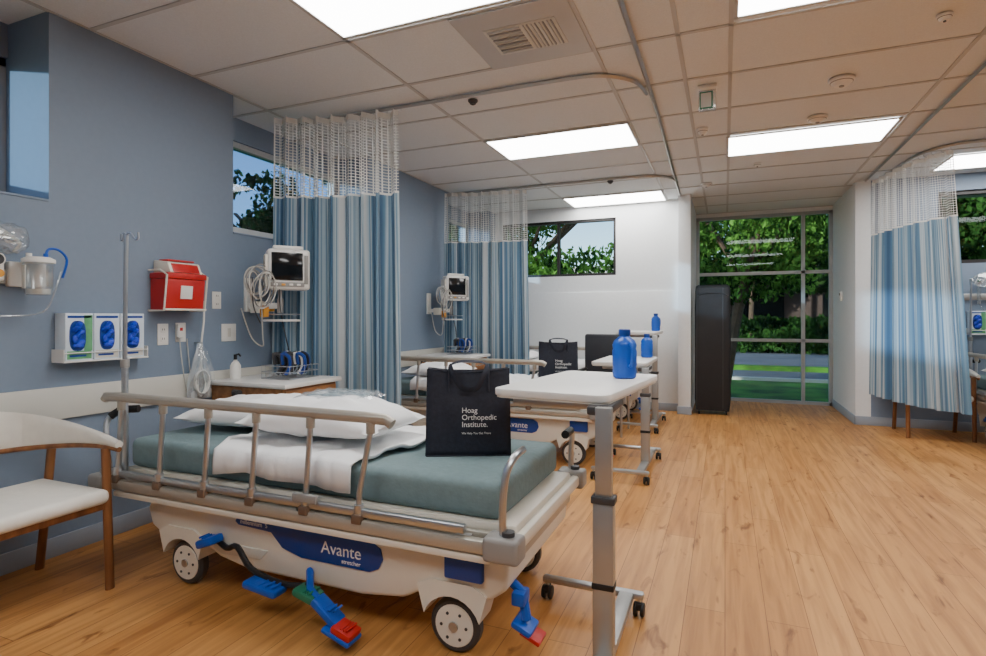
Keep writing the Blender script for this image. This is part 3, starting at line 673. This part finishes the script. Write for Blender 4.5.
for i in range(3): b.tube([(.036+.006*i,.052*math.cos(a),-.25+.075*math.sin(a)) for a in [2*math.pi*q/14 for q in range(14)]],.005,'plwhite',closed=True,seg=6)
b.cyl((-.025,0,.0),(.04,0,.0),.006,'chrome'); b.done((XL+.03,2.59,1.06))
b=B('blind_cords')
for i in range(3): b.tube([(.0,.01*i,.9),(.01,.012*i,.6),(.012,-.01*i+.02,.2),(.01,.015*i,0.02)],.003,'black',seg=5,sm=5)
b.done((XL-.12,1.50,1.825))
def chair(up='uphol'):
    b=B('wooden_armchair'); W=.58; D=.54
    for y in (.02,W-.02):
        b.tube([(D-.02,y,0),(D-.035,y,.3),(D-.05,y,.63)],.018,'wood',seg=10,flat=(.02,.015))
        b.tube([(.0,y,0),(.05,y,.3),(.10,y,.63)],.018,'wood',seg=10,flat=(.02,.015))
        b.box((.05,y-.013,.36),(D-.03,y+.013,.40),'wood',.005)
    b.box((D-.055,.02,.36),(D-.03,W-.02,.40),'wood',.005); b.box((.06,.02,.36),(.085,W-.02,.40),'wood',.005)
    b.box((.05,.025,.39),(D-.0,W-.025,.455),up,.028,seg=4)
    n=40; R=[]
    for i in range(n+1):
        a=math.pi*(-.5+1.0*i/n)
        s=math.sin(a); c=math.cos(a); back=max(0,c)**.7
        x=(D+.02)-(D+.08)*(abs(c)**.8); y=W/2+s*(W/2-.005)
        zt=.665+.13*back; hh=.016+.080*back**1.3
        ring=[]
        for q in range(12):
            t=2*math.pi*q/12; ring.append((x+.016*math.cos(t)*c*(1.2),y+.018*math.cos(t)*s,zt-hh+hh*math.sin(t)))
        R.append(ring+[ring[0]])
    b.surf(R,up); 
    for r in (R[0],R[-1]):
        f=b.bm.faces.new([b.bm.verts.new(p) for p in r[:-1]]); f.material_index=b.mi(up)
    b.tube([(p[9][0],p[9][1],p[9][2]-.006) for p in R],.012,'wood',seg=8)
    return b.done((0,0,0),0,ang=60)
ch=chair(); ch.location=(XL+.09,1.10,0)
copy(ch,(1.70,7.38,0),-math.pi/2)
b=B('visitor_chair'); b.box((0,0,.40),(.5,.5,.48),'darkup',.03,seg=3); b.box((0,.44,.50),(.5,.5,1.04),'darkup',.025,seg=3)
for x in (.02,.48):
    b.tube([(x,.02,0),(x,.02,.62),(x,.05,.64),(x,.40,.64),(x,.46,.66)],.013,'chrome'); b.tube([(x,.5,0),(x,.47,.5)],.013,'chrome'); b.box((x-.02,.04,.64),(x+.02,.4,.67),'black',.008)
b.done((-1.46,5.75,0))
def tallcover():
    b=B('covered_equipment_cart'); 
    secs=[(.05,.40,.24,0),(.2,.43,.27,0),(.9,.42,.26,0),(1.35,.42,.26,0),(1.58,.41,.25,0),(1.625,.39,.23,0),(1.64,.34,.19,0)]
    R=[]
    for z,w,d,_ in secs:
        row=[]
        for q in range(49):
            t=2*math.pi*(q+.5)/48; c,s=math.cos(t),math.sin(t); e=.16
            x=math.copysign(abs(c)**e,c)*w/2; y=math.copysign(abs(s)**e,s)*d/2
            k=.014*nz.noise(Vector((x*9,z*3,y*9))); row.append((x+k,y+k,z))
        R.append(row)
    b.surf(R,'cover'); f=b.bm.faces.new([b.bm.verts.new(p) for p in R[-1][:-1]]); f.material_index=b.mi('cover')
    b.tube([(-.19,-.142,.08),(-.19,-.145,.8),(-.185,-.135,1.60)],.005,'dgrey',seg=6); b.tube([(.12,-.142,.08),(.12,-.145,.8),(.12,-.135,1.60)],.005,'dgrey',seg=6)
    b.tube([(-.185,-.135,1.50),(-.1,-.135,1.53),(.1,-.135,1.53),(.185,-.135,1.50)],.005,'dgrey',seg=6,sm=3)
    for x in (-.16,.16):
        for y in (-.09,.09): b.cyl((x-.01,y,.028),(x+.01,y,.028),.028,'black'); b.cyl((x,y,.03),(x,y,.07),.01,'chrome')
    b.box((-.18,-.11,.05),(.18,.11,.08),'dgrey',.005)
    return b.done((-.15,7.68,0),.05,ang=60)
tallcover()
b=B('wall_thermostat'); b.box((-.025,-.04,-.06),(0,.04,.06),'plwhite',.006); b.box((-.028,-.025,.01),(-.025,.025,.04),'dgrey'); b.done((XS,8.3,1.5))
# ---------------- exterior
b=B('lawn_ground'); b.box((-40,YD+.3,-.16),(45,13.0,-.08),'grass'); b.box((-60,-40,-.4),(-3.8,YD+.3,-.16),'grass'); b.done()
b=B('street'); b.box((-60,13.0,-.17),(60,24,-.10),'asph'); b.box((-60,12.8,-.16),(60,13.0,-.02),'ptrim'); b.box((-60,15.5,-.17),(60,15.8,0.02),'grass'); b.box((-60,24,-.17),(60,60,-.12),'grass'); b.done()
b=B('neighbour_building'); b.box((-8,30,-.1),(26,36,3.6),'stucco'); b.box((-8.3,29.7,3.6),(26.3,36,4.0),'ptrim')
for i in range(9): b.box((-6+i*3.4,29.9,1.0),(-4.2+i*3.4,30.02,2.6),'screen')
b.done()
def tree(name,x,y,h,rad,nl,size,k='leaf',trunk=True,lean=.3,zc=None,seed=1):
    r=random.Random(seed); b=B(name)
    if trunk:
        b.tube([(x,y,-.15),(x+lean*.4,y,h*.3),(x+lean,y+.1,h*.6)],.10,'bark',seg=8,sm=4)
        for i in range(6):
            a=r.random()*6.28; b.tube([(x+lean*.6,y,h*.42),(x+lean+.5*rad[0]*math.cos(a),y+.5*rad[1]*math.sin(a),h*.7),(x+lean+.8*rad[0]*math.cos(a),y+.8*rad[1]*math.sin(a),h*.85)],.04,'bark',seg=6,sm=3)
    o=b.done() if trunk else None
    zc=h*.72 if zc is None else zc; V=[];F=[]
    clumps=[]
    for i in range(30):
        while True:
            p=Vector((r.uniform(-1,1),r.uniform(-1,1),r.uniform(-1,1)))
            if p.length<1: break
        clumps.append(p)
    for i in range(nl):
        cpt=r.choice(clumps); d=Vector((r.gauss(0,1),r.gauss(0,1),r.gauss(0,1))).normalized()*r.random()**.4*.27
        p=cpt+d; c=Vector((x+lean+p.x*rad[0],y+p.y*rad[1],zc+p.z*rad[2]))
        if c.z<-.05: continue
        q=Euler((r.uniform(0,6.28),r.uniform(0,6.28),r.uniform(0,6.28))).to_matrix(); s=size*r.uniform(.6,1.3)
        i0=len(V)
        for v in ((-s*.5,0,0),(0,-s*.28,.02),(s*.5,0,0),(0,s*.28,.02)): V.append(c+q@Vector(v))
        F.append((i0,i0+1,i0+2,i0+3))
    me=bpy.data.meshes.new('foliage'); me.from_pydata(V,[],F); me.materials.append(M[k]); me.update()
    f=bpy.data.objects.new('foliage' if trunk else name,me); scene.collection.objects.link(f)
    if trunk: f.parent=o
tree('tree',.0,12.0,4.6,(2.0,1.3,1.25),6500,.13,'leaf',True,.6,3.0,1)
tree('tree',-4.6,12.5,5.2,(3.0,1.6,1.9),11000,.15,'leaf',True,.2,3.4,2)
tree('tree',3.2,12.2,5.2,(2.2,1.4,1.8),8000,.15,'leafd',True,.2,3.0,3)
tree('tree',7.0,12.4,5.0,(3.0,1.6,2.0),9000,.17,'leaf',True,.2,3.2,4)
tree('hedge',3,27.6,2,(12,.9,.9),9000,.3,'leafd',False,0,.6,5)
tree('hedge',3.4,23.4,1.2,(7,.5,.7),7000,.22,'leafd',False,0,.4,15)
tree('tree',-17,9,5.0,(3,3,1.5),5000,.3,'leafd',True,.2,3.6,8)
tree('tree',-13,14,5.6,(3.2,3.2,1.6),6000,.25,'leafd',True,.2,4.2,18)
tree('tree',10,26.5,8,(4,1.5,3.0),7000,.35,'leafd',True,.2,5.4,11); tree('tree',1.0,26.5,8,(4.5,1.5,3.0),12000,.32,'leafd',True,.2,5.0,12); tree('tree',5.4,25.5,8,(3.4,1.5,2.2),9000,.32,'leafd',True,.2,4.0,13)
# ---------------- light
w=bpy.data.worlds.new('sky'); scene.world=w; w.use_nodes=True; nt=w.node_tree; bg=nt.nodes['Background']
sk=nt.nodes.new('ShaderNodeTexSky'); sk.sky_type='NISHITA'; sk.sun_disc=False; sk.sun_elevation=math.radians(35); sk.sun_rotation=math.radians(200)
nt.links.new(sk.outputs[0],bg.inputs[0]); bg.inputs[1].default_value=.5
s=bpy.data.lights.new('sun','SUN'); s.energy=9; s.angle=.02; s.color=(1,.93,.8); so=bpy.data.objects.new('sun',s); scene.collection.objects.link(so)
so.rotation_euler=Vector((.8,1.0,-.166)).to_track_quat('-Z','Y').to_euler()
cam=bpy.data.cameras.new('camera'); co=bpy.data.objects.new('camera',cam); scene.collection.objects.link(co)
co.location=(0,0,CAMH); co.rotation_euler=(math.pi/2,0,math.atan(232/558)); cam.sensor_width=36; cam.lens=558/986*36; cam.shift_y=-10/986; cam.clip_start=.05
scene.camera=co
